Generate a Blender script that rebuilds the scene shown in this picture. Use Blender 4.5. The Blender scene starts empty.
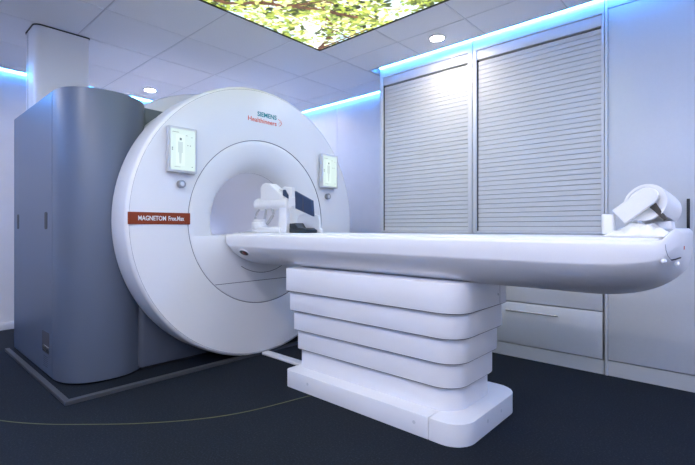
import bpy, bmesh, math, random
import numpy as np
from mathutils import Vector, Matrix

random.seed(7)
rng = np.random.default_rng(7)
SC = bpy.context.scene
COL = SC.collection

# ------------------------------------------------------------------ camera
VP1, VP2, YH, HC = -130.0, 740.0, 228.0, 1.0          # vanishing points, horizon (px), eye height (m)
F = math.sqrt((347.5 - VP1) * (VP2 - 347.5))
YAW = math.atan((VP2 - 347.5) / F)
cam_d = bpy.data.cameras.new('camera')
cam_d.sensor_width = 36.0
cam_d.lens = F / 695.0 * 36.0
cam_d.shift_y = -(232.5 - YH) / 695.0
cam_d.clip_start = 0.02
cam = bpy.data.objects.new('camera', cam_d)
cam.location = (0, 0, HC)
cam.rotation_euler = (math.pi / 2, 0, YAW)
COL.objects.link(cam)
SC.camera = cam

# ------------------------------------------------------------------ light levels
W = bpy.data.worlds.new('world'); SC.world = W
W.use_nodes = True
W.node_tree.nodes['Background'].inputs[0].default_value = (0.02, 0.03, 0.06, 1)
W.node_tree.nodes['Background'].inputs[1].default_value = 0.2
SC.view_settings.view_transform = 'Standard'
SC.view_settings.look = 'None'
SC.view_settings.gamma = 1.0
SC.view_settings.use_curve_mapping = False
SC.view_settings.exposure = 0.76
E_DOWN = 300.0          # downlight lens radiance
E_PANEL = 2.3           # backlit ceiling picture
E_LED = 46.0            # blue cove strips
C_LED = (0.07, 0.34, 1.0)
C_DOWN = (1.0, 0.935, 0.915)

# ------------------------------------------------------------------ helpers
def ray(px, py):
    a = (px - 347.5) / F
    return Vector((-math.sin(YAW) + a * math.cos(YAW), math.cos(YAW) + a * math.sin(YAW), -(py - YH) / F))
def ony(px, py, y):
    d = ray(px, py); t = y / d.y
    return Vector((t * d.x, y, HC + t * d.z))

def mat(name, color, rough=0.5, metal=0.0, noise=0.0, scale=40.0, bump=0.0, emis=None, estr=0.0, spec=0.5, coat=0.0):
    m = bpy.data.materials.new(name); m.use_nodes = True
    nt = m.node_tree; b = nt.nodes['Principled BSDF']
    b.inputs['Base Color'].default_value = (*color, 1)
    b.inputs['Roughness'].default_value = rough
    b.inputs['Metallic'].default_value = metal
    b.inputs['Specular IOR Level'].default_value = spec
    b.inputs['Coat Weight'].default_value = coat
    if emis:
        b.inputs['Emission Color'].default_value = (*emis, 1)
        b.inputs['Emission Strength'].default_value = estr
    if noise or bump:
        tc = nt.nodes.new('ShaderNodeTexCoord')
        n = nt.nodes.new('ShaderNodeTexNoise'); n.inputs['Scale'].default_value = scale; n.inputs['Detail'].default_value = 3
        nt.links.new(tc.outputs['Object'], n.inputs['Vector'])
        if noise:
            r = nt.nodes.new('ShaderNodeValToRGB')
            r.color_ramp.elements[0].position = 0.3; r.color_ramp.elements[1].position = 0.7
            r.color_ramp.elements[0].color = (*[max(0, c * (1 - noise)) for c in color], 1)
            r.color_ramp.elements[1].color = (*[min(1, c * (1 + noise)) for c in color], 1)
            nt.links.new(n.outputs['Fac'], r.inputs['Fac'])
            nt.links.new(r.outputs['Color'], b.inputs['Base Color'])
        if bump:
            bp = nt.nodes.new('ShaderNodeBump'); bp.inputs['Strength'].default_value = bump; bp.inputs['Distance'].default_value = 0.002
            nt.links.new(n.outputs['Fac'], bp.inputs['Height'])
            nt.links.new(bp.outputs['Normal'], b.inputs['Normal'])
    return m

def finish(bm, name, m, parent=None, smooth=35):
    bmesh.ops.recalc_face_normals(bm, faces=bm.faces)
    me = bpy.data.meshes.new(name); bm.to_mesh(me); bm.free()
    if smooth:
        for p in me.polygons: p.use_smooth = True
        me.set_sharp_from_angle(angle=math.radians(smooth))
    return link(me, name, m, parent)

def link(me, name, m, parent=None):
    if m is not None and len(me.materials) == 0: me.materials.append(m)
    o = bpy.data.objects.new(name, me); COL.objects.link(o)
    if parent is not None: attach(o, parent)
    return o

def world_loc(o):
    v = Vector(o.location)
    while o.parent: o = o.parent; v += Vector(o.location)
    return v
def attach(o, parent):
    """all parents are unrotated: geometry is written in world coordinates and shifted back"""
    o.location = Vector(o.location) - world_loc(parent)
    o.parent = parent

def tag(o, label, cat, group=None, kind=None):
    o['label'] = label; o['category'] = cat
    if group: o['group'] = group
    if kind: o['kind'] = kind
    return o
def thing(name, loc, label, cat, group=None, kind=None):
    o = bpy.data.objects.new(name, None); o.location = loc; o.empty_display_size = 0.1
    COL.objects.link(o)
    return tag(o, label, cat, group, kind)

def bm_box(x0, x1, y0, y1, z0, z1, bev=0.0, seg=2, bm=None):
    nb = bmesh.new()
    vs = [nb.verts.new((x, y, z)) for x in (x0, x1) for y in (y0, y1) for z in (z0, z1)]
    for f in ((0,1,3,2),(4,6,7,5),(0,4,5,1),(2,3,7,6),(0,2,6,4),(1,5,7,3)): nb.faces.new([vs[i] for i in f])
    bmesh.ops.recalc_face_normals(nb, faces=nb.faces)
    if bev: bmesh.ops.bevel(nb, geom=nb.edges[:], offset=bev, segments=seg, profile=0.5, affect='EDGES')
    if bm is None: return nb
    me = bpy.data.meshes.new('tmp'); nb.to_mesh(me); nb.free(); bm.from_mesh(me); bpy.data.meshes.remove(me)
    return bm
def box(name, m, parent, x0, x1, y0, y1, z0, z1, bev=0.0, seg=2):
    return finish(bm_box(x0, x1, y0, y1, z0, z1, bev, seg), name, m, parent, smooth=35 if bev else 0)

def prism(pts, axis, a0, a1, bev=0.0, seg=2):
    """polygon extruded along one axis. axis z: (x,y); axis y: (x,z); axis x: (y,z)"""
    bm = bmesh.new()
    def mk(p, a):
        return {'z': (p[0], p[1], a), 'y': (p[0], a, p[1]), 'x': (a, p[0], p[1])}[axis]
    lo = [bm.verts.new(mk(p, a0)) for p in pts]; hi = [bm.verts.new(mk(p, a1)) for p in pts]
    n = len(pts)
    fl = bm.faces.new(lo); fh = bm.faces.new(hi[::-1])
    for i in range(n): bm.faces.new((lo[i], lo[(i+1) % n], hi[(i+1) % n], hi[i]))
    bmesh.ops.recalc_face_normals(bm, faces=bm.faces)
    if bev:
        es = set(fl.edges[:]) | set(fh.edges[:])
        bmesh.ops.bevel(bm, geom=list(es), offset=bev, segments=seg, profile=0.5, affect='EDGES', clamp_overlap=True)
    return bm

def rrect(x0, x1, y0, y1, r, seg=8):
    """r: radius or 4 radii (x0y0, x1y0, x1y1, x0y1), counter-clockwise"""
    if not isinstance(r, (tuple, list)): r = (r,) * 4
    out = []
    for (cx, cy, rr, a0) in ((x0, y0, r[0], 180), (x1, y0, r[1], 270), (x1, y1, r[2], 0), (x0, y1, r[3], 90)):
        sx = 1 if cx == x0 else -1; sy = 1 if cy == y0 else -1
        for k in range(seg + 1):
            a = math.radians(a0 + 90 * k / seg)
            out.append((cx + sx * rr + rr * math.cos(a), cy + sy * rr + rr * math.sin(a)))
    return out

def cyl(p0, p1, r, seg=24, r1=None, bev=0.0):
    p0, p1 = Vector(p0), Vector(p1); d = p1 - p0
    bm = bmesh.new()
    bmesh.ops.create_cone(bm, cap_ends=True, segments=seg, radius1=r, radius2=r if r1 is None else r1, depth=d.length)
    if bev:
        es = [e for e in bm.edges if abs(e.verts[0].co.z - e.verts[1].co.z) < 1e-6]
        bmesh.ops.bevel(bm, geom=es, offset=bev, segments=3, profile=0.5, affect='EDGES')
    M = Matrix.Translation((p0 + p1) / 2) @ d.to_track_quat('Z', 'Y').to_matrix().to_4x4()
    bmesh.ops.transform(bm, matrix=M, verts=bm.verts)
    return bm

def tube(pts, r, seg=10, closed=False):
    bm = bmesh.new(); pts = [Vector(p) for p in pts]; rings = []
    n = len(pts)
    for i, p in enumerate(pts):
        a = pts[(i - 1) % n] if (closed or i) else p
        b = pts[(i + 1) % n] if (closed or i < n - 1) else p
        t = (b - a).normalized()
        up = Vector((0, 0, 1)) if abs(t.z) < 0.9 else Vector((1, 0, 0))
        u = t.cross(up).normalized(); v = t.cross(u)
        rings.append([bm.verts.new(p + u * r * math.cos(2 * math.pi * k / seg) + v * r * math.sin(2 * math.pi * k / seg)) for k in range(seg)])
    for i in range(n if closed else n - 1):
        A, B = rings[i], rings[(i + 1) % n]
        for k in range(seg): bm.faces.new((A[k], A[(k+1) % seg], B[(k+1) % seg], B[k]))
    if not closed:
        bm.faces.new(rings[0]); bm.faces.new(rings[-1][::-1])
    return bm

GY, GZ = 2.10, 1.05          # axis of the scanner bore
def lathe(profile, seg=128, closed=False):
    """profile of (radius, x) turned about the bore axis"""
    bm = bmesh.new(); rings = []
    for r, x in profile:
        rings.append([bm.verts.new((x, GY + r * math.cos(2*math.pi*k/seg), GZ + r * math.sin(2*math.pi*k/seg))) for k in range(seg)])
    idx = list(range(len(rings) - 1)) + ([len(rings) - 1] if closed else [])
    for i in idx:
        A, B = rings[i], rings[(i + 1) % len(rings)]
        for k in range(seg): bm.faces.new((A[k], A[(k+1) % seg], B[(k+1) % seg], B[k]))
    return bm
def ring_line(r, x, a0=0, a1=360, th=0.0022):
    full = abs(a1 - a0) >= 360
    n = 128 if full else 48
    pts = [(x, GY + r * math.cos(math.radians(a0 + (a1 - a0) * k / n)), GZ + r * math.sin(math.radians(a0 + (a1 - a0) * k / n))) for k in range(n if full else n + 1)]
    return tube(pts, th, 6, closed=full)

TEXTM = Matrix(((0, 0, 1), (1, 0, 0), (0, 1, 0)))      # text x -> world y, text y -> world z, facing +x
def lettering(name, body, size, x, y0, y1, z, m, parent, bold=0.0, depth=0.0006):
    """lettering on a face looking along +x, from y0 to y1, baseline z"""
    cu = bpy.data.curves.new(name, 'FONT'); cu.body = body; cu.size = size; cu.extrude = depth; cu.offset = bold
    cu.resolution_u = 3
    t = bpy.data.objects.new(name + '_curve', cu); COL.objects.link(t)
    dg = bpy.context.evaluated_depsgraph_get()
    me = bpy.data.meshes.new_from_object(t.evaluated_get(dg)); me.name = name
    bpy.data.objects.remove(t); bpy.data.curves.remove(cu)
    xs = [v.co.x for v in me.vertices]; x0, x1 = min(xs), max(xs)
    s = (y1 - y0) / (x1 - x0)
    for v in me.vertices:
        c = v.co.copy(); v.co = (x + c.z, y0 + (c.x - x0) * s, z + c.y)
    me.materials.clear()
    return link(me, name, m, parent)

# ------------------------------------------------------------------ materials
M_wall = mat('painted_wall', (0.74, 0.75, 0.80), 0.35, noise=0.02, scale=6, bump=0.02)
M_tile = mat('ceiling_tile', (0.90, 0.90, 0.93), 0.9, noise=0.04, scale=180, bump=0.25)
M_grid = mat('ceiling_grid', (0.66, 0.66, 0.70), 0.6)
M_slab = mat('plenum', (0.25, 0.26, 0.30), 0.9)
M_white = mat('white_plastic', (0.80, 0.80, 0.82), 0.32, noise=0.015, scale=300, bump=0.02)
M_table = mat('table_shell_white', (0.80, 0.80, 0.83), 0.30, noise=0.01, scale=200)
M_bore = mat('bore_liner', (0.78, 0.78, 0.82), 0.38)
M_grey = mat('blue_grey_lacquer', (0.125, 0.15, 0.205), 0.42, metal=0.15, noise=0.02, scale=500)
M_base = mat('grey_base_lacquer', (0.09, 0.105, 0.14), 0.45)
M_dark = mat('dark_seam', (0.06, 0.06, 0.08), 0.6)
M_seam = mat('grey_seam', (0.20, 0.20, 0.24), 0.6)
M_black = mat('black_plastic', (0.015, 0.016, 0.02), 0.5)
M_cab = mat('cabinet_laminate', (0.66, 0.68, 0.73), 0.28, noise=0.01, scale=60)
M_frame = mat('cabinet_profile', (0.72, 0.73, 0.77), 0.3)
M_slat = mat('shutter_slat_grey', (0.68, 0.69, 0.71), 0.6, spec=0.25)
M_chrome = mat('brushed_steel', (0.72, 0.72, 0.74), 0.25, metal=1.0)
M_bezel = mat('display_bezel', (0.55, 0.56, 0.60), 0.4)
M_steel = mat('dull_steel', (0.38, 0.38, 0.40), 0.35, metal=1.0)
M_plinth = mat('plinth_laminate', (0.62, 0.63, 0.66), 0.4)
M_navy = mat('navy_vinyl', (0.018, 0.040, 0.10), 0.45, noise=0.1, scale=80, bump=0.1)
M_ink = mat('ink_blue_vinyl', (0.010, 0.019, 0.032), 0.45, noise=0.1, scale=80, bump=0.1)
M_red = mat('brick_red_plate', (0.25, 0.042, 0.011), 0.5, spec=0.25)
M_letter = mat('white_lettering', (0.85, 0.85, 0.85), 0.5)
M_teal = mat('teal_lettering', (0.0, 0.24, 0.27), 0.5)
M_orange = mat('orange_red_lettering', (0.72, 0.10, 0.05), 0.5)
M_button = mat('dark_red_button', (0.16, 0.01, 0.015), 0.35)
M_cable = mat('grey_cable', (0.45, 0.45, 0.47), 0.5)
M_paper = mat('white_cloth', (0.82, 0.82, 0.80), 0.9, noise=0.03, scale=40, bump=0.2)
M_brown = mat('brown_rubber_and_hollow_shade', (0.05, 0.042, 0.035), 0.6)  # foot rubber, also the painted dark of the hood opening
M_strip = mat('anodised_edge_strip', (0.07, 0.075, 0.09), 0.4, metal=0.3)
M_yellow = mat('dull_yellow_tape', (0.085, 0.095, 0.035), 0.7)
M_led = mat('blue_led', (0.1, 0.1, 0.1), 0.5, emis=C_LED, estr=E_LED)
M_lens = mat('downlight_lens', (0.9, 0.9, 0.9), 0.5, emis=C_DOWN, estr=E_DOWN)
M_lens_dim = mat('dimmed_downlight_lens', (0.9, 0.9, 0.9), 0.5, emis=(1.0, 0.90, 0.80), estr=E_DOWN * .5)
M_added_glow = mat('added_bore_glow', (0.3, 0.3, 0.3), 0.5, emis=(0.80, 0.83, 1.0), estr=1.6)
M_screen = mat('display_glow', (0.1, 0.1, 0.1), 0.3, emis=(0.66, 0.82, 0.78), estr=0.60)
M_scr_fig = mat('display_figure', (0.1, 0.1, 0.1), 0.3, emis=(0.56, 0.70, 0.70), estr=0.55)
M_scr_dark = mat('display_ink', (0.05, 0.05, 0.05), 0.3, emis=(0.12, 0.17, 0.20), estr=0.55)
M_scr_pale = mat('display_pale', (0.1, 0.1, 0.1), 0.3, emis=(0.72, 0.88, 0.82), estr=0.62)

def carpet():
    m = bpy.data.materials.new('navy_speckled_carpet'); m.use_nodes = True
    nt = m.node_tree; b = nt.nodes['Principled BSDF']; b.inputs['Roughness'].default_value = 0.85
    b.inputs['Specular IOR Level'].default_value = 0.25
    tc = nt.nodes.new('ShaderNodeTexCoord')
    v = nt.nodes.new('ShaderNodeTexNoise'); v.inputs['Scale'].default_value = 110; v.inputs['Detail'].default_value = 4; v.inputs['Roughness'].default_value = 0.7
    w = nt.nodes.new('ShaderNodeTexNoise'); w.inputs['Scale'].default_value = 5; w.inputs['Detail'].default_value = 2
    r = nt.nodes.new('ShaderNodeValToRGB')
    e = r.color_ramp.elements
    e[0].position = 0.36; e[0].color = (0.003, 0.006, 0.012, 1)
    e[1].position = 0.72; e[1].color = (0.028, 0.041, 0.061, 1)
    k = e.new(0.55); k.color = (0.006, 0.0108, 0.019, 1)
    mx = nt.nodes.new('ShaderNodeMixRGB'); mx.blend_type = 'MULTIPLY'; mx.inputs['Fac'].default_value = 0.25
    for n in (v, w): nt.links.new(tc.outputs['Object'], n.inputs['Vector'])
    nt.links.new(v.outputs['Fac'], r.inputs['Fac'])
    nt.links.new(r.outputs['Color'], mx.inputs['Color1']); nt.links.new(w.outputs['Fac'], mx.inputs['Color2'])
    nt.links.new(mx.outputs['Color'], b.inputs['Base Color'])
    bp = nt.nodes.new('ShaderNodeBump'); bp.inputs['Strength'].default_value = 0.35; bp.inputs['Distance'].default_value = 0.003
    nt.links.new(v.outputs['Fac'], bp.inputs['Height']); nt.links.new(bp.outputs['Normal'], b.inputs['Normal'])
    return m
M_floor = carpet()

# ------------------------------------------------------------------ room shell
RX0, RX1, RY0, RY1, H = -5.35, 1.8, -1.6, 3.90, 2.53
SLAB = 2.72
def struct(o, label, cat): return tag(o, label, cat, kind='structure')
struct(box('floor', M_floor, None, RX0 - .1, RX1 + .1, RY0 - .1, RY1 + .1, -0.1, 0.0), 'dark navy speckled carpet floor of the scanner room', 'floor')
struct(box('wall_back', M_wall, None, RX0 - .1, RX0, RY0 - .1, RY1 + .1, 0, SLAB), 'pale wall behind the grey side of the scanner', 'wall')
wr = thing('wall_right', ((-5.35 - 2.62) / 2, RY1, 0), 'pale panelled wall lit blue beside the roller shutter cabinets', 'wall', kind='structure')
box('wall_core', M_wall, wr, RX0, RX1 + .1, RY1 + .012, RY1 + .1, 0, SLAB)
for a, b in ((RX0, -3.714), (-3.710, -2.0)):
    box('wall_panel', M_wall, wr, a, b, RY1, RY1 + .012, 0, SLAB, 0.0015, 1)
struct(box('wall_left', M_wall, None, RX0 - .1, RX1 + .1, RY0 - .1, RY0, 0, SLAB), 'pale wall on the open side of the room', 'wall')
struct(box('wall_front', M_wall, None, RX1, RX1 + .1, RY0 - .1, RY1 + .1, 0, SLAB), 'pale wall facing the scanner opening', 'wall')
struct(box('baseboard_back', M_frame, None, RX0, RX0 + .014, RY0, RY1, 0, 0.075, 0.003), 'low white skirting along the wall behind the scanner', 'baseboard')
struct(box('baseboard_right', M_frame, None, RX0 + .016, -2.64, RY1 - .014, RY1, 0, 0.075, 0.003), 'low white skirting along the panelled wall', 'baseboard')

# ceiling: grid + single tiles
PX0, PX1, PY0, PY1 = -2.6908, -0.8914, 0.8118, 2.6112         # backlit picture
CE_X, CE_Y1, CE_Y2, CORNER = -5.20, 3.812, 3.262, -2.66
CE_XR, CE_YL = 1.60, -1.40      # open edges of the ceiling
ceil = thing('ceiling', (-1.8, 1, H), 'suspended ceiling of square pale tiles', 'ceiling', kind='structure')
box('slab', M_slab, ceil, RX0 - .1, RX1 + .1, RY0 - .1, RY1 + .1, SLAB, SLAB + .1)
def grid_piece(x0, x1, y0, y1): box('grid_bar', M_grid, ceil, x0, x1, y0, y1, H + .004, H + .03)
for x0, x1, y0, y1 in ((CE_X, PX0, CE_YL, CE_Y1), (PX0, CORNER, PY1, CE_Y1), (PX0, CORNER, CE_YL, PY0), (CORNER, CE_XR, PY1, CE_Y2), (CORNER, CE_XR, CE_YL, PY0), (PX1, CE_XR, PY0, PY1)):
    grid_piece(x0, x1, y0, y1)
# edge angle that closes the ceiling towards the coves
box('edge_trim', M_grid, ceil, CE_X - .006, CE_X, CE_YL, CE_Y1 + .006, H - .004, H + .05)
box('edge_trim', M_grid, ceil, CE_X, CORNER + .006, CE_Y1, CE_Y1 + .006, H - .004, H + .05)
box('edge_trim', M_grid, ceil, CORNER, CORNER + .006, CE_Y2, CE_Y1, H - .004, H + .05)
box('edge_trim', M_grid, ceil, CORNER, CE_XR, CE_Y2, CE_Y2 + .006, H - .004, H + .05)
tile_mesh = {}
def tile(x0, x1, y0, y1):
    g = 0.0045
    x0 += g; x1 -= g; y0 += g; y1 -= g
    w, d = x1 - x0, y1 - y0
    if w < .02 or d < .02: return
    key = (round(w, 3), round(d, 3))
    if key not in tile_mesh:
        bm = bm_box(-w/2, w/2, -d/2, d/2, 0, .018, 0)
        es = [e for e in bm.edges if all(v.co.z < .001 for v in e.verts)]
        bmesh.ops.bevel(bm, geom=es, offset=.003, segments=1, affect='EDGES')
        me = bpy.data.meshes.new('ceiling_tile'); bm.to_mesh(me); bm.free(); me.materials.append(M_tile)
        tile_mesh[key] = me
    o = bpy.data.objects.new('ceiling_tile', tile_mesh[key]); COL.objects.link(o)
    o.location = ((x0 + x1) / 2, (y0 + y1) / 2, H); attach(o, ceil)
gx = sorted([CE_X, CE_XR] + [-1.4914 - .5998 * k for k in range(-5, 7) if -1.4914 - .5998 * k < 1.6])
gy = sorted([CE_YL, CE_Y1] + [3.525 - .6049 * k for k in range(0, 9) if 3.525 - .6049 * k > -1.4])
for i in range(len(gx) - 1):
    for j in range(len(gy) - 1):
        x0, x1, y0, y1 = gx[i], gx[i+1], gy[j], gy[j+1]
        if x0 < RX0 or x1 > RX1 + 1e-6 or y0 < RY0 - 1e-6: continue
        if x1 > CORNER + .05:
            if y0 >= CE_Y2: continue
            y1 = min(y1, CE_Y2)
        if x0 > PX0 - .01 and x1 < PX1 + .01:
            if y0 < PY1 < y1: y0 = PY1 + .004
            elif y0 < PY0 < y1: y1 = PY0 - .004
            elif y0 >= PY0 and y1 <= PY1: continue
        tile(x0, x1, y0, y1)

# ------------------------------------------------------------------ backlit picture in the ceiling
def picture():
    N = 330
    img = np.zeros((N, N, 3)); S = PX1 - PX0
    yy, xx = np.mgrid[0:N, 0:N] / N
    def blur_noise(k, seed):
        r = np.random.default_rng(seed).random((k + 2, k + 2))
        u = xx * k; v = yy * k; i = u.astype(int); j = v.astype(int); fu = u - i; fv = v - j
        fu = fu * fu * (3 - 2 * fu); fv = fv * fv * (3 - 2 * fv)
        return (r[j, i] * (1-fu) + r[j, i+1] * fu) * (1-fv) + (r[j+1, i] * (1-fu) + r[j+1, i+1] * fu) * fv
    sky = blur_noise(5, 1)[..., None]
    img[:] = np.array((0.22, 0.40, 0.50)) * (1 - sky) + np.array((0.56, 0.58, 0.46)) * sky
    dens = 0.55 * blur_noise(6, 2) + 0.45 * blur_noise(13, 3)
    cols = [np.array(c) for c in ((0.17, 0.21, 0.025), (0.28, 0.31, 0.065), (0.07, 0.095, 0.010), (0.42, 0.43, 0.20), (0.022, 0.032, 0.005), (0.12, 0.17, 0.03), (0.48, 0.49, 0.32), (0.010, 0.013, 0.004))]
    wts = np.array((.2, .2, .16, .12, .11, .13, .06, .05)); wts /= wts.sum()
    def leaf(cx, cy, L, w, a, c):
        h = int(L * N) + 2; i0, i1 = max(0, int(cx*N)-h), min(N, int(cx*N)+h); j0, j1 = max(0, int(cy*N)-h), min(N, int(cy*N)+h)
        if i1 <= i0 or j1 <= j0: return
        X = xx[j0:j1, i0:i1] - cx; Y = yy[j0:j1, i0:i1] - cy
        u = (X * math.cos(a) + Y * math.sin(a)) / L; v = (-X * math.sin(a) + Y * math.cos(a)) / w
        mask = (np.abs(u) < 1) & (np.abs(v) < (1 - u * u))
        img[j0:j1, i0:i1][mask] = c * (1 + 0.12 * u[mask][:, None])
    def branch(p, a, L, w):
        x, y = p; n = int(L / .004)
        for k in range(n):
            a += rng.normal(0, .05); x += .004 * math.cos(a); y += .004 * math.sin(a)
            r = w * (1 - .75 * k / n)
            leaf(x, y, r + .004, r, a, np.array((0.050, 0.022, 0.010)) * rng.uniform(.6, 1.6))
            if rng.random() < .035 and w > .004: branch((x, y), a + rng.choice((-1, 1)) * rng.uniform(.4, .9), L * .45, r * .55)
    def leaves(n, lo, hi, thr):
        k = 0
        while k < n:
            cx, cy = rng.random(2)
            if dens[min(N-1, int(cy*N)), min(N-1, int(cx*N))] + rng.normal(0, .07) < thr: continue
            L = rng.uniform(lo, hi); leaf(cx, cy, L, L * rng.uniform(.4, .62), rng.uniform(0, 6.3), cols[rng.choice(8, p=wts)] * rng.uniform(.85, 1.15)); k += 1
    def uv(px, py):
        d = ray(px, py); t_ = (H - HC) / d.z
        return ((t_ * d.x - PX0) / S, (t_ * d.y - PY0) / S)
    def bough(pp, w0, w1):
        q = [uv(*p) for p in pp]
        for a, b in zip(q, q[1:]):
            L = math.hypot(b[0]-a[0], b[1]-a[1]); n = max(2, int(L / .004))
            for k in range(n):
                f = k / n; r = w0 + (w1 - w0) * f
                leaf(a[0] + (b[0]-a[0]) * f, a[1] + (b[1]-a[1]) * f, r + .006, r, math.atan2(b[1]-a[1], b[0]-a[0]), np.array((0.060, 0.024, 0.010)) * rng.uniform(.5, 1.7))
            w0 = w1
    def cluster(px, py, n, rad, pick):
        c_ = uv(px, py)
        for k in range(n):
            L = rng.uniform(.008, .018); leaf(c_[0] + rng.normal(0, rad), c_[1] + rng.normal(0, rad), L, L * rng.uniform(.4, .6), rng.uniform(0, 6.3), cols[rng.choice(pick)] * rng.uniform(.7, 1.3))
    leaves(1100, .012, .026, .50)
    branch((0.0, .30), .75, 1.0, .014); branch((0.02, .98), -.35, .8, .011); branch((.45, .25), 1.15, .7, .009); branch((0.1, .5), .55, .8, .010)
    leaves(1300, .009, .022, .54)
    for px, py, n_, rd in ((222, 5, 60, .03), (240, 2, 50, .03), (300, 10, 40, .03), (345, 14, 70, .035), (375, 10, 40, .04), (330, 33, 40, .03), (425, 3, 30, .03)):
        cluster(px, py, n_, rd, (2, 4, 7, 5, 0))
    for px, py in ((270, 22), (250, 14), (310, 20), (350, 26), (390, 14), (330, 42), (300, 36)):
        cluster(px, py, 26, .035, (1, 0, 3, 5, 6))
    bough([(205, -3), (226, 4), (262, 4), (290, 7), (325, 12), (356, 18)], .017, .010)
    bough([(290, 7), (318, 3), (345, -4)], .009, .005)
    bough([(319, 50), (345, 39), (368, 30)], .008, .004)
    for px, py in ((240, 6), (285, 4), (322, 14), (350, 13)):
        cluster(px, py, 14, .028, (1, 0, 3))
    bm_v = [(PX0 + S * i / N, PY0 + S * j / N, H + .006) for j in range(N + 1) for i in range(N + 1)]
    fc = [(j*(N+1)+i, (j+1)*(N+1)+i, (j+1)*(N+1)+i+1, j*(N+1)+i+1) for j in range(N) for i in range(N)]
    me = bpy.data.meshes.new('printed_diffuser'); me.from_pydata(bm_v, [], fc)
    at = me.color_attributes.new('print', 'FLOAT_COLOR', 'POINT')
    full = np.ones((N + 1, N + 1, 4)); full[:N, :N, :3] = np.clip(img, 0, 1.2); full[N, :N, :3] = img[-1]; full[:, N] = full[:, N - 1]
    at.data.foreach_set('color', full.reshape(-1).astype(np.float32))
    m = bpy.data.materials.new('leaf_canopy_print'); m.use_nodes = True
    nt = m.node_tree; b = nt.nodes['Principled BSDF']; b.inputs['Base Color'].default_value = (.05, .05, .05, 1)
    a = nt.nodes.new('ShaderNodeAttribute'); a.attribute_name = 'print'
    nt.links.new(a.outputs['Color'], b.inputs['Emission Color']); b.inputs['Emission Strength'].default_value = E_PANEL
    me.materials.append(m)
    return me
pan = thing('light_panel', ((PX0 + PX1) / 2, (PY0 + PY1) / 2, H), 'large backlit ceiling panel printed with leaves and branches against sky', 'light panel')
link(picture(), 'printed_diffuser', None, pan)
fr = bmesh.new()
for a in ((PX0, PX0 + .008, PY0, PY1), (PX1 - .008, PX1, PY0, PY1), (PX0 + .008, PX1 - .008, PY0, PY0 + .008), (PX0 + .008, PX1 - .008, PY1 - .008, PY1)):
    bm_box(*a, H - .003, H + .03, bm=fr)
finish(fr, 'frame', M_black, pan, 0)

# ------------------------------------------------------------------ downlights and cove strips
def downlight(x, y, label, lens=None):
    t = thing('downlight', (x, y, H), label, 'downlight', 'recessed ceiling downlights')
    bm = bmesh.new(); n = 40
    prof = [(.052, 0.0), (.052, -.006), (.060, -.008), (.072, -.005), (.075, 0.0)]
    rings = [[bm.verts.new((x + r * math.cos(2*math.pi*k/n), y + r * math.sin(2*math.pi*k/n), H + z)) for k in range(n)] for r, z in prof]
    for i in range(len(rings) - 1):
        for k in range(n): bm.faces.new((rings[i][k], rings[i][(k+1) % n], rings[i+1][(k+1) % n], rings[i+1][k]))
    finish(bm, 'trim_ring', M_frame, t, 40)
    finish(cyl((x, y, H - .004), (x, y, H - .001), .052, 32), 'lens', lens or M_lens, t, 40)
downlight(-1.807, 3.067, 'round white downlight in the ceiling before the roller shutters', M_lens_dim)
downlight(-4.846, 2.085, 'round white downlight in the ceiling above the back of the scanner')
downlight(-4.6, -0.30, 'unseen round white downlight added in the ceiling to light the white duct')  # added outside the view to lighten the duct and end wall
downlight(-4.20, 3.35, 'unseen round white downlight added behind the scanner to brighten the panelled wall', M_lens_dim)  # added out of sight behind the scanner to brighten the wall
for x, y in ((1.05, 2.1), (1.05, 0.25), (1.05, -0.95), (-0.1, 0.25), (-0.1, -0.95), (-1.25, 0.25), (-1.25, -0.95), (-2.4, -0.1)):  # extra lamps added out of view to raise the room brightness
    downlight(x, y, 'unseen round white downlight added in the ceiling to brighten the room')

def led(name, label, x0, x1, y0, y1, z0, z1):
    t = thing(name, ((x0+x1)/2, (y0+y1)/2, z0), label, 'led strip', 'blue cove light strips')
    box('diffuser', M_led, t, x0, x1, y0, y1, z0, z1)
    return t
l = led('led_strip', 'blue glowing light strip above the roller shutter cabinets', -2.612, RX1 - .02, 3.344, 3.3525, 2.556, 2.566)
l = led('led_strip', 'blue glowing light strip above the panelled wall behind the scanner', RX0 + .03, CORNER - .05, RY1 - .014, RY1 - .002, 2.548, 2.558)
l = led('led_strip', 'blue glowing light strip above the wall beside the ceiling duct', RX0 + .002, RX0 + .014, RY0 + .05, RY1 - .03, 2.545, 2.557)

led('led_strip', 'unseen blue glowing strip above the wall on the open side, added for fill light', RX0 + .05, RX1 - .05, RY0 + .002, RY0 + .014, 2.545, 2.557)  # added out of view, bounces blue fill off the wall
led('led_strip', 'unseen blue glowing strip above the wall facing the scanner opening, added for fill light', RX1 - .014, RX1 - .002, RY0 + .05, 3.3, 2.545, 2.557)  # second added strip, also out of view, for blue fill
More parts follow.
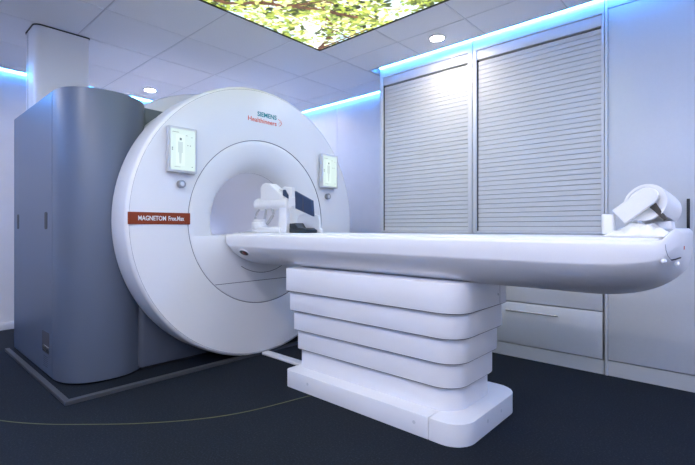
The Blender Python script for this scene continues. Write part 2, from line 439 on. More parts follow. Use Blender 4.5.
# ------------------------------------------------------------------ cabinets
CY = 3.36
def cabinet_bay(x0, x1, label, pw, qw):
    t = thing('roller_shutter_cabinet', ((x0+x1)/2, CY + .25, 0), label, 'cabinet')
    box('carcass', M_cab, t, x0 + .004, x1 - .004, CY + .05, CY + .50, 0.0, 2.68)
    box('plinth', M_plinth, t, x0 + .002, x1 - .002, CY + .004, CY + .05, 0.0, 0.097)
    for zz, (z0, z1) in enumerate(((.104, .424), (.432, .955))):
        d = box('drawer', M_cab, t, x0 + .025, x1 - .012, CY, CY + .045, z0, z1, .002)
        if zz == 0:
            xm = (x0 + x1) / 2; h = tube([(xm - .19, CY - .028, .362), (xm + .19, CY - .028, .362)], .006, 12)
            for s in (-.165, .165):
                b = cyl((xm + s, CY, .362), (xm + s, CY - .028, .362), .0045, 10)
                me = bpy.data.meshes.new('t'); b.to_mesh(me); b.free(); h.from_mesh(me)
            finish(h, 'handle', M_steel, d, 40)
    # frame of profiles
    for a, b in ((x0, x0 + pw), (x1 - qw, x1)):
        box('frame_profile', M_frame, t, a + .001, b - .001, CY - .006, CY + .05, .958, 2.462, .002)
    box('frame_profile', M_frame, t, x0 + .001, x1 - .001, CY - .006, CY + .05, 2.462, 2.482, .002)
    sa, sb = x0 + pw, x1 - qw
    box('sill', M_frame, t, sa, sb, CY - .004, CY + .05, .957, .975, .002)
    box('fascia', M_cab, t, x0 + .001, x1 - .001, CY, CY + .05, 2.484, 2.68)
    # shutter: box header + single slats
    sh = box('roller_shutter', M_frame, t, sa + .001, sb - .001, CY + .002, CY + .05, 2.385, 2.460, .003)
    box('side_guide', M_black, sh, sa, sa + .005, CY + .008, CY + .05, .976, 2.384)
    box('side_guide', M_frame, sh, sb - .006, sb, CY + .006, CY + .05, .976, 2.384)
    box('dark_gap', M_black, sh, sa + .006, sb - .007, CY + .040, CY + .05, .976, 2.384)
    pitch = .0368; w = (sb - .007) - (sa + .006); xc = ((sb - .007) + (sa + .006)) / 2
    n = 38
    prof = [(CY + .0375, 0.0), (CY + .019, .0), (CY + .0165, .0016), (CY + .0160, .016), (CY + .0165, .0325), (CY + .0185, .0340), (CY + .0375, .0340)]
    sm = prism(prof, 'x', -w/2, w/2)
    me = bpy.data.meshes.new('slat'); bmesh.ops.recalc_face_normals(sm, faces=sm.faces); sm.to_mesh(me); sm.free(); me.materials.append(M_slat)
    for k in range(n):
        o = bpy.data.objects.new('slat', me); COL.objects.link(o); o.location = (xc, 0, 2.372 - (k + 1) * pitch + .003); attach(o, sh)
    box('bottom_rail', M_seam, sh, sa + .006, sb - .007, CY + .012, CY + .0375, .976, .978 - .001, 0)
    return t
cabinet_bay(-2.615, -1.646, 'grey roller shutter cabinet under the downlight, at the panelled wall', .038, .038)
cabinet_bay(-1.642, -0.684, 'grey roller shutter cabinet next to the tall smooth wardrobe', .034, .016)
t = thing('wardrobe', (0.1, CY + .25, 0), 'tall smooth pale wardrobe with dark bar handle beside the table end', 'wardrobe')
X0, X1 = -.682, 1.79
box('carcass', M_cab, t, X0 + .003, X1, CY + .05, CY + .50, 0, 2.68)
box('frame_profile', M_frame, t, X0 + .001, X0 + .018, CY - .006, CY + .05, .0, 2.60, .002)
box('side_gap', M_dark, t, X0 + .018, X0 + .025, CY + .02, CY + .05, .1, 2.6)
box('plinth', M_plinth, t, X0 + .018, X1, CY + .004, CY + .05, 0.0, 0.100)
box('fascia', M_cab, t, X0 + .018, X1, CY, CY + .05, 2.488, 2.68)
for k, (a, b) in enumerate(((-.661, -.203), (-.199, .42), (.424, 1.10), (1.104, 1.788))):
    d = box('door', M_cab, t, a, b, CY, CY + .048, .107, 2.482, .002)
    hx = -.232 if k == 0 else (.39 if k == 1 else (.46 if k == 2 else 1.14))
    hb = bm_box(hx - .008, hx + .008, CY - .032, CY - .022, .978, 1.178, .002)
    for z in (1.0, 1.155): bm_box(hx - .005, hx + .005, CY - .024, CY, z - .006, z + .006, bm=hb)
    finish(hb, 'handle', M_black, d, 35)

# ------------------------------------------------------------------ scanner
GX = -2.80
sc = thing('mri_scanner', (-3.5, GY, 0), 'large round white mri scanner with blue-grey side cover', 'mri scanner')
def arcp(cx, cr, rx, rr, a0, a1, n):   # helper: arc points in (r, x)
    return [(cr + rr * math.cos(math.radians(a0 + (a1 - a0) * k / n)), cx + rx * math.sin(math.radians(a0 + (a1 - a0) * k / n))) for k in range(n + 1)]
# front ring
prof = [(.640, GX - .06), (.640, GX)] + [(r, GX + .006 * math.sin(math.pi * (r - .64) / .37)) for r in np.linspace(.68, .97, 6)] + [(1.016, GX)]
prof += arcp(GX - .030, 1.018, .030, .027, 90, 0, 8)
prof += [(1.047, GX - .10), (1.047, GX - .22)] + arcp(GX - .225, 1.030, -.020, .016, 0, 90, 5)
prof += [(.95, GX - .245), (.95, GX - .06)]
front = finish(lathe(prof, closed=True), 'front_cover', M_white, sc, 40)
finish(ring_line(1.024, GX - .0012, th=.0011), 'cover_seam', M_seam, front)
# flare
fl = [(.634, GX - .05), (.634, GX - .004), (.628, GX)]
for k in range(1, 17):
    u = k / 16; fl.append((.628 - .228 * math.sin(u * math.pi / 2) ** 0.9, GX - .15 * (1 - math.cos(u * math.pi / 2)) ** 1.0))
fl += [(.399, GX - .17), (.42, GX - .17), (.45, GX - .12), (.56, GX - .08)]
flare = finish(lathe(fl, closed=True), 'bore_flare', M_white, sc, 40)
finish(lathe([(.637, GX - .03), (.637, GX - .012)]), 'flare_seam', M_dark, flare)
finish(ring_line(.637, GX - .003, th=.0030), 'flare_seam', M_seam, flare)
# bore
finish(lathe([(.402, GX - .172), (.402, -4.30), (.43, -4.32), (.43, GX - .172)], closed=True), 'bore_liner', M_bore, sc, 40)
finish(ring_line(.4005, GX - .168, th=.0025), 'bore_seam', M_seam, flare)
bl = bmesh.new()
for k in range(5):       # light strip added out of sight to brighten the bore
    a0_, a1_ = math.radians(150 + 4 * k), math.radians(150 + 4 * (k + 1))
    vs = [bl.verts.new((x, GY + r * math.cos(a), GZ + r * math.sin(a))) for r, x, a in ((.4015, -3.15, a0_), (.4015, -4.20, a0_), (.4015, -4.20, a1_), (.4015, -3.15, a1_))]
    vt = [bl.verts.new((x, GY + r * math.cos(a), GZ + r * math.sin(a))) for r, x, a in ((.398, -3.15, a0_), (.398, -4.20, a0_), (.398, -4.20, a1_), (.398, -3.15, a1_))]
    bl.faces.new(vt); bl.faces.new(vs[::-1])
    for q in range(4): bl.faces.new((vs[q], vs[(q+1) % 4], vt[(q+1) % 4], vt[q]))
finish(bl, 'added_bore_glow', M_added_glow, sc, 0)['label'] = 'unseen pale light strip added along the inner side to brighten the bore'
zc = .945
def seg_pts(r, z, n=40):
    a = math.asin((z - GZ) / r); a0, a1 = math.pi - a, 2 * math.pi + a
    return [(GY + r * math.cos(a0 + (a1 - a0) * k / n), GZ + r * math.sin(a0 + (a1 - a0) * k / n)) for k in range(n + 1)]
low = finish(prism(seg_pts(.630, zc, 60), 'x', GX - .165, GX + .001, .006, 2), 'lower_panel', M_white, sc, 30)
# dark hairlines on the lower panel
finish(ring_line(.40, GX + .0005, 238, 302, .0022), 'panel_seam', M_dark, low)
hw = math.sqrt(.63**2 - (.590 - GZ)**2)
finish(tube([(GX + .0005, GY - hw, .590), (GX + .0005, GY + hw, .590)], .0022, 6), 'panel_seam', M_dark, low)
finish(prism(seg_pts(.3985, zc - .005), 'x', -4.28, GX - .166), 'bore_floor', M_bore, sc, 30)
# magnet housing and back
hbm = lathe([(.44, GX - .16), (.94, GX - .16), (.94, GX - .25), (1.010, GX - .25), (1.015, GX - .27), (1.015, -3.48), (1.118, -3.49), (1.130, -3.51), (1.130, -4.20), (1.08, -4.28), (.44, -4.30)], closed=True)
for v in hbm.verts: v.co.z = max(v.co.z, .03)
finish(hbm, 'magnet_housing', M_white, sc, 40)
# grey side cover, plan outline
ctrl = [(x + .07, y - .02) for x, y in ((-3.39, .820), (-3.30, .833), (-3.215, .872), (-3.155, .94), (-3.125, 1.03), (-3.120, 1.12), (-3.140, 1.20), (-3.19, 1.28), (-3.27, 1.35), (-3.37, 1.40))]
def catmull(P, n=5):
    out = []
    for i in range(len(P) - 1):
        p = [Vector((*P[max(0, i-1)], 0)), Vector((*P[i], 0)), Vector((*P[i+1], 0)), Vector((*P[min(len(P)-1, i+2)], 0))]
        for k in range(n):
            t_ = k / n
            q = .5 * ((2*p[1]) + (-p[0]+p[2])*t_ + (2*p[0]-5*p[1]+4*p[2]-p[3])*t_*t_ + (-p[0]+3*p[1]-3*p[2]+p[3])*t_**3)
            out.append((q.x, q.y))
    out.append(P[-1]); return out
curve = catmull(ctrl)
finish(prism([(-3.330, .800)] + curve + [(-3.32, 1.7), (-3.33, 1.7)], 'z', .012, 1.900, .010, 3), 'rounded_side_cover', M_grey, sc, 30)
side = finish(prism([(-4.46, .818), (-4.455, .807), (-4.445, .800), (-3.337, .800), (-3.337, 1.7), (-4.46, 1.7)], 'z', .012, 1.900, .008, 2), 'side_panel', M_grey, sc, 30)
box('panel_gap', M_black, side, -3.338, -3.329, .806, 1.0, .02, 1.89)
for xx in (-4.30, -3.48):
    finish(prism(rrect(xx - .033, xx + .033, .992, 1.108, .016, 6), 'y', .7985, .805), 'finger_slot', M_black, side, 0)
rec = finish(prism(rrect(-3.575, -3.40, .155, .298, .016, 5), 'y', .7988, .805), 'recessed_grip', M_dark, side, 0)
box('grip_tray', M_chrome, rec, -3.555, -3.41, .7975, .803, .160, .205, .003)
for k in range(6):
    box('vent_slit', M_dark, side, -3.54, -3.44, .7992, .803, .062 + k * .013, .067 + k * .013)
finish(prism([(-4.44, .83), (-3.33, .83)] + [(x - .03, y + .02) for x, y in curve] + [(-3.33, 1.5), (-4.44, 1.5)], 'z', .0, .013), 'plinth', M_black, sc, 0)
# base under the housing
finish(prism(rrect(-4.20, -3.10, 1.25, 2.95, (.02, .05, .05, .02)), 'z', .022, .62, .01), 'base_cover', M_base, sc, 30)
finish(prism(rrect(-4.18, -3.13, 1.28, 2.92, .03), 'z', 0, .023), 'base_plinth', M_black, sc, 0)

# displays
def display(yc, zc_, tilt):
    w, h = .205, .305
    d = thing('x', (0, 0, 0), '', ''); bpy.data.objects.remove(d)
    bm = prism(rrect(yc - w/2, yc + w/2, zc_ - h/2, zc_ + h/2, .010, 4), 'x', GX + .012, GX + .050, .006, 2)
    fr = finish(bm, 'display', M_bezel, sc, 35)
    box('mount', M_white, fr, GX - .002, GX + .014, yc - w*.36, yc + w*.36, zc_ - h*.40, zc_ + h*.40, .004)
    x = GX + .0503
    s = box('screen', M_screen, fr, x - .001, x + .0006, yc - w/2 + .017, yc + w/2 - .017, zc_ - h/2 + .017, zc_ + h/2 - .017)
    # what the screen shows: pale page, grey figure, small marks
    bm = bmesh.new()
    bm_box(x, x + .0010, yc - .050, yc + .012, zc_ - .105, zc_ + .100, bm=bm)
    finish(bm, 'page', M_scr_pale, fr, 0)
    bm = prism([(yc - .026, zc_ - .092), (yc - .014, zc_ - .092), (yc - .010, zc_ - .02), (yc - .002, zc_ - .02), (yc - .002, zc_ + .052), (yc - .036, zc_ + .052), (yc - .036, zc_ - .02), (yc - .030, zc_ - .02)], 'x', x, x + .0014)
    finish(bm, 'figure', M_scr_fig, fr, 0)
    bm = bmesh.new()
    bm_box(x, x + .0016, yc - .025, yc - .010, zc_ + .062, zc_ + .078, bm=bm)
    for (a, b, c, e) in ((-.078, -.070, .004, .012), (-.078, -.070, -.008, 0.), (.030, .036, .030, .036), (.048, .054, .030, .036), (.020, .030, .096, .100), (.058, .066, .088, .092), (.060, .068, -.112, -.107), (-.060, -.02, -.116, -.114), (-.075, -.03, .112, .115)):
        bm_box(x, x + .0016, yc + a, yc + b, zc_ + c, zc_ + e, bm=bm)
    finish(bm, 'marks', M_scr_dark, fr, 0)
    # control knob below
    kb = finish(cyl((GX - .004, yc + .003, zc_ - .225), (GX + .034, yc + .003, zc_ - .225), .027, 32, bev=.004), 'knob', M_steel, sc, 35)
    finish(cyl((GX + .033, yc + .003, zc_ - .225), (GX + .0355, yc + .003, zc_ - .225), .014, 24), 'knob_cap', M_plinth, kb, 35)
display(1.402, 1.520, 0)
display(2.798, 1.512, 0)

# name plate and maker's lettering
pl = box('name_plate', M_red, sc, GX - .002, GX + .0085, 1.068, 1.474, 1.024, 1.101, .001, 1)
lettering('plate_lettering', 'MAGNETOM', .042, GX + .0092, 1.128, 1.305, 1.049, M_letter, pl, .0006)
lettering('plate_lettering', 'Free.Max', .042, GX + .0092, 1.322, 1.430, 1.049, M_letter, pl, .0006)
lettering('maker_lettering', 'SIEMENS', .050, GX + .0062, 2.034, 2.222, 1.878, M_teal, sc, .0011)
lettering('maker_lettering', 'Healthineers', .050, GX + .0062, 1.946, 2.222, 1.829, M_orange, sc, .0006)
dots = bmesh.new()
for (dy, dz, r) in ((2.243, 1.886, .0035), (2.256, 1.880, .0045), (2.268, 1.870, .0055), (2.272, 1.856, .0055), (2.264, 1.843, .0048), (2.252, 1.835, .0038), (2.255, 1.862, .0035), (2.244, 1.850, .003)):
    b = cyl((GX + .0052, dy, dz), (GX + .0064, dy, dz), r, 12)
    me = bpy.data.meshes.new('t'); b.to_mesh(me); b.free(); dots.from_mesh(me)
finish(dots, 'emblem_dots', M_orange, sc, 0)

# duct to the ceiling, floor edge strip, floor line
dt = thing('ceiling_duct', (-4.07, 1.01, 1.901), 'white rounded duct rising from the scanner cover to the ceiling', 'duct')
finish(prism(rrect(-4.182, -3.888, .822, 1.188, (.05, .05, .012, .012), 8), 'z', 1.901, 2.526), 'duct_shell', M_white, dt, 35)
finish(prism(rrect(-4.188, -3.882, .816, 1.194, (.055, .055, .014, .014), 8), 'z', 2.521, 2.5295), 'ceiling_seal', M_black, dt, 35)
box('duct_seam', M_dark, dt, -4.09, -4.084, .8206, .823, 1.91, 2.52)

ft = bmesh.new()
for a in ((-2.845, -2.805, .735, 3.25), (-4.42, -2.840, .735, .765)):
    bm_box(*a, 0.0, .022, .0015, 1, bm=ft)
struct(finish(ft, 'trim_1', M_strip, None, 30), 'dark metal edge strip on the floor around the scanner', 'trim')

P = [(-2.848, .454), (-2.646, .583), (-2.485, .721), (-2.274, .928), (-2.095, 1.16), (-1.984, 1.395), (-1.907, 1.729), (-1.88, 1.80)]
P = [(-3.55, .20), (-3.18, .30)] + P
C2 = catmull(P, 6)
bm = bmesh.new(); prev = None
for i, p in enumerate(C2):
    q0 = C2[max(0, i-1)]; q1 = C2[min(len(C2)-1, i+1)]
    tx, ty = q1[0]-q0[0], q1[1]-q0[1]; L = math.hypot(tx, ty); nx, ny = -ty/L*.0032, tx/L*.0032
    cur = [bm.verts.new((p[0]+nx, p[1]+ny, 0.0)), bm.verts.new((p[0]-nx, p[1]-ny, 0.0)), bm.verts.new((p[0]-nx, p[1]-ny, .0012)), bm.verts.new((p[0]+nx, p[1]+ny, .0012))]
    if prev:
        for k in range(4): bm.faces.new((prev[k], prev[(k+1) % 4], cur[(k+1) % 4], cur[k]))
    else: bm.faces.new(cur)
    prev = cur
bm.faces.new(prev[::-1])
tag(finish(bm, 'floor_line', M_yellow, None, 0), 'thin dull yellow line curving over the dark carpet', 'floor marking')

# ------------------------------------------------------------------ patient table
pt = thing('patient_table', (-1.5, GY, 0), 'long white patient table on a stepped pedestal before the scanner', 'patient table')
TX0, TX1, ZT = -2.79, -.145, .955
def hull_section(w, zb, n=10, top=ZT):
    """half width w, bottom zb: closed loop in (y,z) about GY"""
    d = top - zb
    half = [(w - .012, top), (w - .004, top - .004), (w, top - .014), (w - .002, top - .22 * d), (w - .004, top - .36 * d), (w - .005, top - .38 * d)]
    A, B, Cc = (w - .005, top - .38 * d), (w * .80, top - .88 * d), (w * .24, top - d)
    for k in range(0, n + 1):
        u = k / n if k else .03
        half.append(tuple((1-u)**2 * A[q] + 2*u*(1-u) * B[q] + u*u * Cc[q] for q in (0, 1)))
    pts = [(GY - y, z) for y, z in half]
    pts += [(GY + y, z) for y, z in reversed(half)]
    return pts
bm = bmesh.new(); rings = []
stations = [0.0, .004, .012, .025, .045, .07, .10, .14, .5, 1.0, 1.5, 2.0, 2.2] + [2.625 - .32 * (1 - math.sin(math.pi/2 * k/14)) for k in range(0, 15)]
for s in stations:
    x = TX0 + s * (TX1 - TX0) / 2.625; w = .362; zb = .728; tp = ZT
    if s < .08:
        u = 1 - s / .08; zb = .728 + .15 * (1 - math.sqrt(max(0, 1 - u * u)))
        if s < .02: w -= .018 * (1 - s / .02) ** 2
    if s > 2.305:
        u = (s - 2.305) / .32
        zb = .728 + .155 * (1 - math.sqrt(max(0, 1 - min(1, u) ** 2.2)))
    e = (s - (2.625 - .17)) / .17
    if e > 0: w = .362 - .15 * (1 - math.sqrt(max(0, 1 - e ** 2)))
    g = min(1.0, max(0.0, (x + .205) / .045)); tp = ZT + .046 * g * g * (3 - 2 * g)
    if s > 2.60: tp -= .020 * ((s - 2.60) / .025) ** 2
    rings.append([bm.verts.new((x, y, z)) for y, z in hull_section(w, zb, top=tp)])
n = len(rings[0])
for A, B in zip(rings, rings[1:]):
    for k in range(n): bm.faces.new((A[k], A[(k+1) % n], B[(k+1) % n], B[k]))
bm.faces.new(rings[0]); bm.faces.new(rings[-1][::-1])
hull = finish(bm, 'table_shell', M_table, pt, 50)
# bed board on top, raised end block with panel marks
finish(prism(rrect(-2.78, -.215, 1.80, 2.40, .02), 'z', ZT - .002, ZT + .010, .004, 2), 'bed_board', M_white, pt, 35)
def hull_y(x):            # near side of the shell at x, towards the rounded foot end
    e = ((x - TX0) * 2.625 / (TX1 - TX0) - 2.455) / .17
    return GY - (.362 - (.15 * (1 - math.sqrt(max(0, 1 - min(1, e) ** 2))) if e > 0 else 0))
finish(tube([(x, hull_y(x) + .0015, z) for x, z in ((-.170, .892), (-.162, .894), (-.155, .897), (-.150, .899))], .0026, 8), 'grip_slot', M_black, pt)
finish(tube([(x, hull_y(x) + .002, z) for x, z in ((-.186, .945), (-.184, .925), (-.179, .905), (-.172, .893))], .0009, 6), 'end_joint', M_seam, pt)
for x, z in ((-.190, .888), (-.158, .878)):
    bmb = bmesh.new(); bmesh.ops.create_uvsphere(bmb, u_segments=16, v_segments=10, radius=.009, matrix=Matrix.Translation((x, hull_y(x) + .0068, z)))
    finish(bmb, 'end_button', M_white, pt)
box('end_mark', M_orange, pt, TX1 - .001, TX1 + .001, 1.905, 1.925, .925, .937)
# emergency stop in an oval recess
def on_hull(bm, z):
    d = ZT - .728; w = .362
    A, B, C_ = (w - .005, ZT - .38 * d), (w * .80, ZT - .88 * d), (w * .24, ZT - d)
    u = min(np.linspace(0, 1, 400), key=lambda u: abs((1-u)**2*A[1] + 2*u*(1-u)*B[1] + u*u*C_[1] - z))
    y = (1-u)**2*A[0] + 2*u*(1-u)*B[0] + u*u*C_[0]
    ty, tz = 2*(1-u)*(B[0]-A[0]) + 2*u*(C_[0]-B[0]), 2*(1-u)*(B[1]-A[1]) + 2*u*(C_[1]-B[1])
    bmesh.ops.transform(bm, matrix=Matrix.Translation((-2.596, GY - y, z)) @ Matrix.Rotation(-math.atan2(-ty, -tz) * -1, 4, 'X'), verts=bm.verts)
    return bm
def oval(a_, b_): return [(a_ * math.cos(t_), b_ * math.sin(t_)) for t_ in np.linspace(0, 2*math.pi, 28, endpoint=False)]
st = finish(on_hull(prism(oval(.060, .034), 'y', -.003, .02, .002, 2), .826), 'stop_surround', M_table, pt, 35)
finish(on_hull(prism(oval(.046, .025), 'y', -.0036, 0), .826), 'stop_recess', M_black, st, 0)
finish(on_hull(cyl((.006, -.009, 0), (.006, 0, 0), .016, 20, bev=.003), .826), 'stop_button', M_button, st)
# pedestal tiers
for k in range(5):
    zb = (.600, .475, .350, .225, .100)[k]; zt_ = (.742, .612, .487, .362, .237)[k]
    x0 = -2.165 + .015 * k; x1 = -.935 - .018 * k; y0 = 1.790 + .020 * k; y1 = 2.410 - .020 * k
    o = finish(prism(rrect(x0, x1, y0, y1, (.02, .125, .125, .02), 10), 'z', zb, zt_, .003, 2), 'pedestal_tier', M_table, pt, 35)
    if k < 4: finish(prism(rrect(x0 + .004, x1 - .004, y0 + .004, y1 - .004, (.02, .12, .12, .02), 10), 'z', zb - .003, zb + .002), 'tier_shade', M_dark, o, 35)  # dark strip paints the shade under each tier lip
    if k == 0:
        for z in (.655, .715):
            finish(cyl((x1 - .002, 2.2, z), (x1 + .003, 2.2, z), .007, 14), 'screw', M_chrome, o)
        box('joint', M_seam, o, x1 - .002, x1 + .0006, 2.222, 2.225, .603, .74)
# floor base in two covers
def base(name, outline, h, bev):
    bm = bmesh.new()
    lo = [bm.verts.new((x, y, 0)) for x, y in outline]; n = len(lo)
    cx, cy = -1.5, GY
    lay = [(1.0, 0.0), (.993, h * .55), (.985, h * .8), (.965, h * .95), (.93, h)]
    rings = [lo]
    for s, z in lay[1:]:
        rings.append([bm.verts.new((x, cy + (y - cy) * (1 - (1 - s) * 1.0), z)) for x, y in outline])
    for A, B in zip(rings, rings[1:]):
        for k in range(n): bm.faces.new((A[k], A[(k+1) % n], B[(k+1) % n], B[k]))
    bm.faces.new(rings[0][::-1]); bm.faces.new(rings[-1])
    return bm
b1 = finish(prism(rrect(-2.140, -1.092, 1.770, 2.425, (.035, .002, .002, .035), 6), 'z', 0, .105, .016, 3), 'base_cover', M_table, pt, 35)
b2 = finish(prism(rrect(-1.089, -.910, 1.770, 2.425, (.002, .115, .115, .002), 12), 'z', 0, .105, .022, 4), 'base_end_cover', M_table, pt, 35)
for x in (-1.93, -1.17):
    finish(cyl((x, 1.7685, .06), (x, 1.772, .06), .009, 16), 'screw', M_plinth, b1)
for y in (2.02, 2.18):
    finish(cyl((-.912, y, .06), (-.9085, y, .06), .009, 16), 'screw', M_plinth, b2)

cc = thing('cable_cover', (-2.5, 2.15, 0), 'narrow white cable cover on the floor between scanner and table base', 'cable cover')
box('cover', M_white, cc, -2.798, -2.144, 2.075, 2.145, 0, .022, .008, 3)
finish(tube([(-2.80, 2.11, .0222), (-2.145, 2.11, .0222)], .0012, 5), 'cover_ridge', M_table, cc)

# ------------------------------------------------------------------ coil and pads on the table, scanner end
TB = ZT + .010            # top of the bed board
hc = thing('shoulder_coil', (-2.6, 2.06, TB), 'white jointed coil with a wedge head and barrel joint at the bore', 'coil')
YC = 2.03
def xz(pts, y): return [(ony(px, py, y).x, ony(px, py, y).z) for px, py in pts]
def slab_px(name, pts, y0, y1, m, parent, bev=.006, ym=None):
    q = xz(pts, y0 if ym is None else ym)
    q = [(x, max(z, TB)) for x, z in q]
    return finish(prism(q, 'y', y0, y1, bev, 3), name, m, parent, 40)
slab_px('foot_plate', [(242, 236.5), (248, 230), (253, 227.5), (279, 226.5), (279, 236.5)], 1.98, 2.11, M_white, hc, .008)
c0 = ony(259.5, 228, YC)
finish(cyl((c0.x, YC, c0.z - .01), (c0.x, YC, c0.z + .045), .060, 32, bev=.008), 'turntable', M_white, hc)
finish(cyl((c0.x, YC, c0.z + .04), (c0.x, YC, c0.z + .065), .046, 32, bev=.006), 'turntable', M_white, hc)
pA, pB = ony(260, 204.5, YC), ony(290, 203.0, YC)
finish(cyl((pA.x - .03, YC, pA.z), (pB.x, YC, pB.z), .047, 32, bev=.02), 'barrel_joint', M_white, hc)
slab_px('wedge_head', [(260.5, 200), (260.3, 188), (262, 184.6), (265, 183.0), (268.5, 183.4), (271, 185), (283, 197), (283, 203)], 1.99, 2.065, M_white, hc, .006)
kp = ony(275.3, 188, YC)
finish(cyl((kp.x, YC, kp.z - .06), (kp.x, YC, kp.z + .018), .014, 20, bev=.005), 'knob', M_white, hc)
finish(cyl(ony(273, 190, YC), ony(283, 190, YC), .010, 16), 'rod', M_white, hc)
slab_px('upright_plate', [(282, 208), (282, 187.5), (284, 186.6), (292, 187.5), (292, 209)], 2.012, 2.04, M_white, hc, .008)
slab_px('post', [(278.5, 236), (278.5, 206), (286, 206), (286, 236)], 2.00, 2.04, M_white, hc, .004)
def cable(pts, r, parent, y=YC):
    P3 = [ony(px, py, y) for px, py in pts]
    C3 = []
    for i in range(len(P3) - 1):
        p = [P3[max(0, i-1)], P3[i], P3[i+1], P3[min(len(P3)-1, i+2)]]
        for k in range(5):
            t_ = k / 5
            C3.append(.5 * ((2*p[1]) + (-p[0]+p[2])*t_ + (2*p[0]-5*p[1]+4*p[2]-p[3])*t_*t_ + (-p[0]+3*p[1]-3*p[2]+p[3])*t_**3))
    C3.append(P3[-1])
    return finish(tube(C3, r, 10), 'cable', M_cable, parent)
cable([(261, 208), (257.5, 212), (255.5, 218), (255.5, 223)], .008, hc, 2.01)
cable([(272, 208), (273, 214), (270, 220), (267, 224)], .011, hc, 2.01)
cable([(266, 208), (265.5, 213), (264.5, 219)], .009, hc, 2.01)
cable([(256, 232.8), (249, 232.0), (242, 233.0), (239, 232.6)], .006, hc, 1.93)
q = xz([(289, 197), (302, 199), (302, 206), (289, 206)], 2.008)
finish(prism(q, 'y', 2.0075, 2.034, .003, 2), 'pad_bracket', M_white, hc, 40)
# navy pads held by the coil
pd = thing('navy_pad', ony(303, 233, 2.0), 'navy padded panel tilted against the white coil upright', 'pad')
slab_px('cushion', [(294.5, 191), (311.5, 200.5), (312.5, 216.5), (295, 208.5)], 1.985, 2.008, M_navy, pd, .006)
for px in (303,):
    q = [ony(px, 196.5, 1.985), ony(px + .3, 212, 1.985)]
    finish(tube(q, .003, 6), 'stitching', M_dark, pd)
pd2 = slab_px('navy_pad', [(282.5, 190), (284.5, 189.5), (287.5, 195), (287.5, 198.5), (282.5, 195.5)], 1.998, 2.011, M_navy, None, .004)
tag(pd2, 'small navy pad on the face of the white coil upright', 'pad')
fr_ = thing('white_side_support', (-2.2, 2.13, TB), 'white support with rounded corner behind the dark cushions', 'support')
slab_px('panel', [(297, 237), (297, 219), (299, 215), (303, 213.5), (313, 213.5), (317.5, 215.5), (319, 220), (319.5, 228), (322, 230), (322, 237)], 2.12, 2.14, M_white, fr_, .006)
k1 = slab_px('dark_cushion', [(289, 237), (289, 228.0), (303, 228.0), (306, 230), (306, 237)], 2.0, 2.11, M_ink, None, .008)
tag(k1, 'flat ink-dark cushion lying on the table', 'cushion')
zt1 = max(v.co.z for v in k1.data.vertices)
q = xz([(289.3, 230), (289.3, 223.5), (295, 223), (298, 228)], 2.01)
q = [(x, max(z, zt1)) for x, z in q]; q[0] = (q[0][0], zt1); q[3] = (q[3][0], zt1)
k2 = finish(prism(q, 'y', 2.01, 2.09, .005, 2), 'dark_cushion', M_ink, None, 40)
tag(k2, 'small ink-dark wedge cushion on top of the flat cushion', 'cushion')

# ------------------------------------------------------------------ folded head support on the foot end
YE = 2.08
hs = thing('head_support', (-.30, YE, TB), 'white hooded head support with a slanted arm at the foot end', 'head support')
def shell(c, axis, r, length, a0, a1, th, n=32, taper=0.0):
    """part of a thick tube: c start centre, axis direction, angles about it (0 = up)"""
    ax = Vector(axis).normalized(); up = Vector((0, 0, 1)); up = (up - ax * up.dot(ax)).normalized(); sd = ax.cross(up)
    bm = bmesh.new(); m = 8; G = []
    for side in (0, 1):
        rows = []
        for i in range(m + 1):
            u = i / m; rr = (r - (th if side else 0)) * (1 - taper * u ** 2.5); row = []
            for k in range(n + 1):
                a = math.radians(a0 + (a1 - a0) * k / n)
                row.append(bm.verts.new(Vector(c) + ax * (length * u) + up * rr * math.cos(a) + sd * rr * math.sin(a)))
            rows.append(row)
        G.append(rows)
    O, I = G
    for i in range(m):
        for k in range(n):
            bm.faces.new((O[i][k], O[i+1][k], O[i+1][k+1], O[i][k+1])); bm.faces.new((I[i][k], I[i][k+1], I[i+1][k+1], I[i+1][k]))
    for i in range(m):
        bm.faces.new((O[i][0], I[i][0], I[i+1][0], O[i+1][0])); bm.faces.new((O[i][n], O[i+1][n], I[i+1][n], I[i][n]))
    for k in range(n):
        bm.faces.new((O[0][k], O[0][k+1], I[0][k+1], I[0][k])); bm.faces.new((O[m][k], I[m][k], I[m][k+1], O[m][k+1]))
    return bm
cH = ony(644.5, 203.0, YE - .055); cE = ony(660.5, 212, YE + .06)
AX = cE - cH; axv = AX.normalized()
hood = finish(shell(cH, AX, .078, AX.length, -125, 125, .012, taper=.06), 'hood', M_white, hs, 50)
finish(cyl(cH + axv * .004, cH + axv * .014, .070, 40), 'hood_disc', M_white, hs, 40)
finish(cyl(cE - axv * .016, cE - axv * .004, .068, 40), 'hood_disc', M_white, hs, 40)
finish(prism(xz([(646.5, 205), (654, 200.5), (660, 209), (667, 218.5), (663.5, 220.5), (655, 212)], YE - .085), 'y', YE - .085, YE - .06, .003, 2), 'hollow_shade', M_brown, hs, 40)  # dark slab stands for the shaded opening under the hood
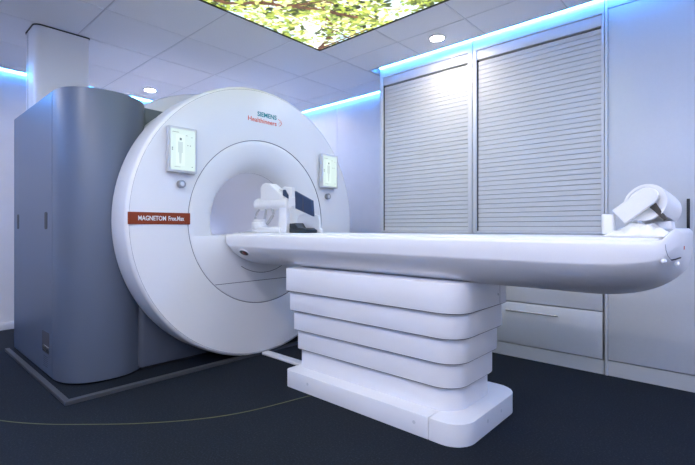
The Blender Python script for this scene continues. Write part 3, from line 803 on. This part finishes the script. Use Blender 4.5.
# slanted arm: rounded bar in front of the hood
a0, a1 = ony(619, 217, YE - .09), ony(648, 196.5, YE - .09)
d = (a1 - a0).normalized(); nrm = Vector((-d.z, 0, d.x)).normalized()
pts = []
hw_ = .034
for s in (1, -1):
    pass
arc = []
for k in range(13):
    an = math.radians(90 - 180 * k / 12); arc.append(a1 + nrm * hw_ * math.sin(an) + d * hw_ * math.cos(an))
outl = [a0 + nrm * hw_] + arc + [a0 - nrm * hw_]
finish(prism([(p.x, p.z) for p in outl], 'y', YE - .105, YE - .070, .005, 3), 'arm', M_white, hs, 40)
finish(cyl((a1.x, YE - .07, a1.z), (a1.x, YE - .03, a1.z), .022, 20), 'pivot', M_white, hs)
pp = ony(609, 224, YE - .06)
finish(prism(rrect(pp.x - .022, pp.x + .022, YE - .09, YE - .04, .012, 5), 'z', TB + .010, pp.z + .040, .006, 3), 'arm_block', M_white, hs, 40)
finish(cyl((pp.x, YE - .065, TB), (pp.x, YE - .065, TB + .012), .009, 14), 'foot', M_brown, hs)
finish(prism([(cH.x + .004, TB + .030), (cH.x + .085, TB + .030), (cH.x + .08, TB + .062), (cH.x + .02, TB + .062)], 'y', YE - .02, YE + .09, .006, 2), 'saddle', M_white, hs, 40)

# crumpled cloth under the hood
bm = bmesh.new(); n = 34; G = []
rc = np.random.default_rng(3)
ph = rc.random((6, 3)) * 6.28
c = ony(638, 233, YE - .03)
for j in range(n + 1):
    row = []
    for i in range(n + 1):
        u, v = i / n * 2 - 1, j / n * 2 - 1
        e = max(0.0, 1 - u * u) ** .5 * max(0.0, 1 - v * v) ** .5
        zz = 0.0
        for k in range(6):
            f = 2.2 + 1.6 * k; zz += abs(math.sin(u * f * math.cos(ph[k, 0]) + v * f * math.sin(ph[k, 0]) + ph[k, 1])) / (1 + .55 * k)
        z = TB + .001 + e * (.012 + .017 * zz) * (1 + .25 * u)
        row.append(bm.verts.new((c.x + u * .100 + .006 * math.sin(7 * v), YE - .03 + v * .115 + .006 * math.sin(6 * u), z)))
    G.append(row)
for j in range(n):
    for i in range(n): bm.faces.new((G[j][i], G[j][i+1], G[j+1][i+1], G[j+1][i]))
cl = finish(bm, 'crumpled_cloth', M_paper, None, 25)
mo = cl.modifiers.new('thickness', 'SOLIDIFY'); mo.thickness = .0015; mo.offset = 1
tag(cl, 'crumpled white cloth lying under the hooded head support', 'cloth')
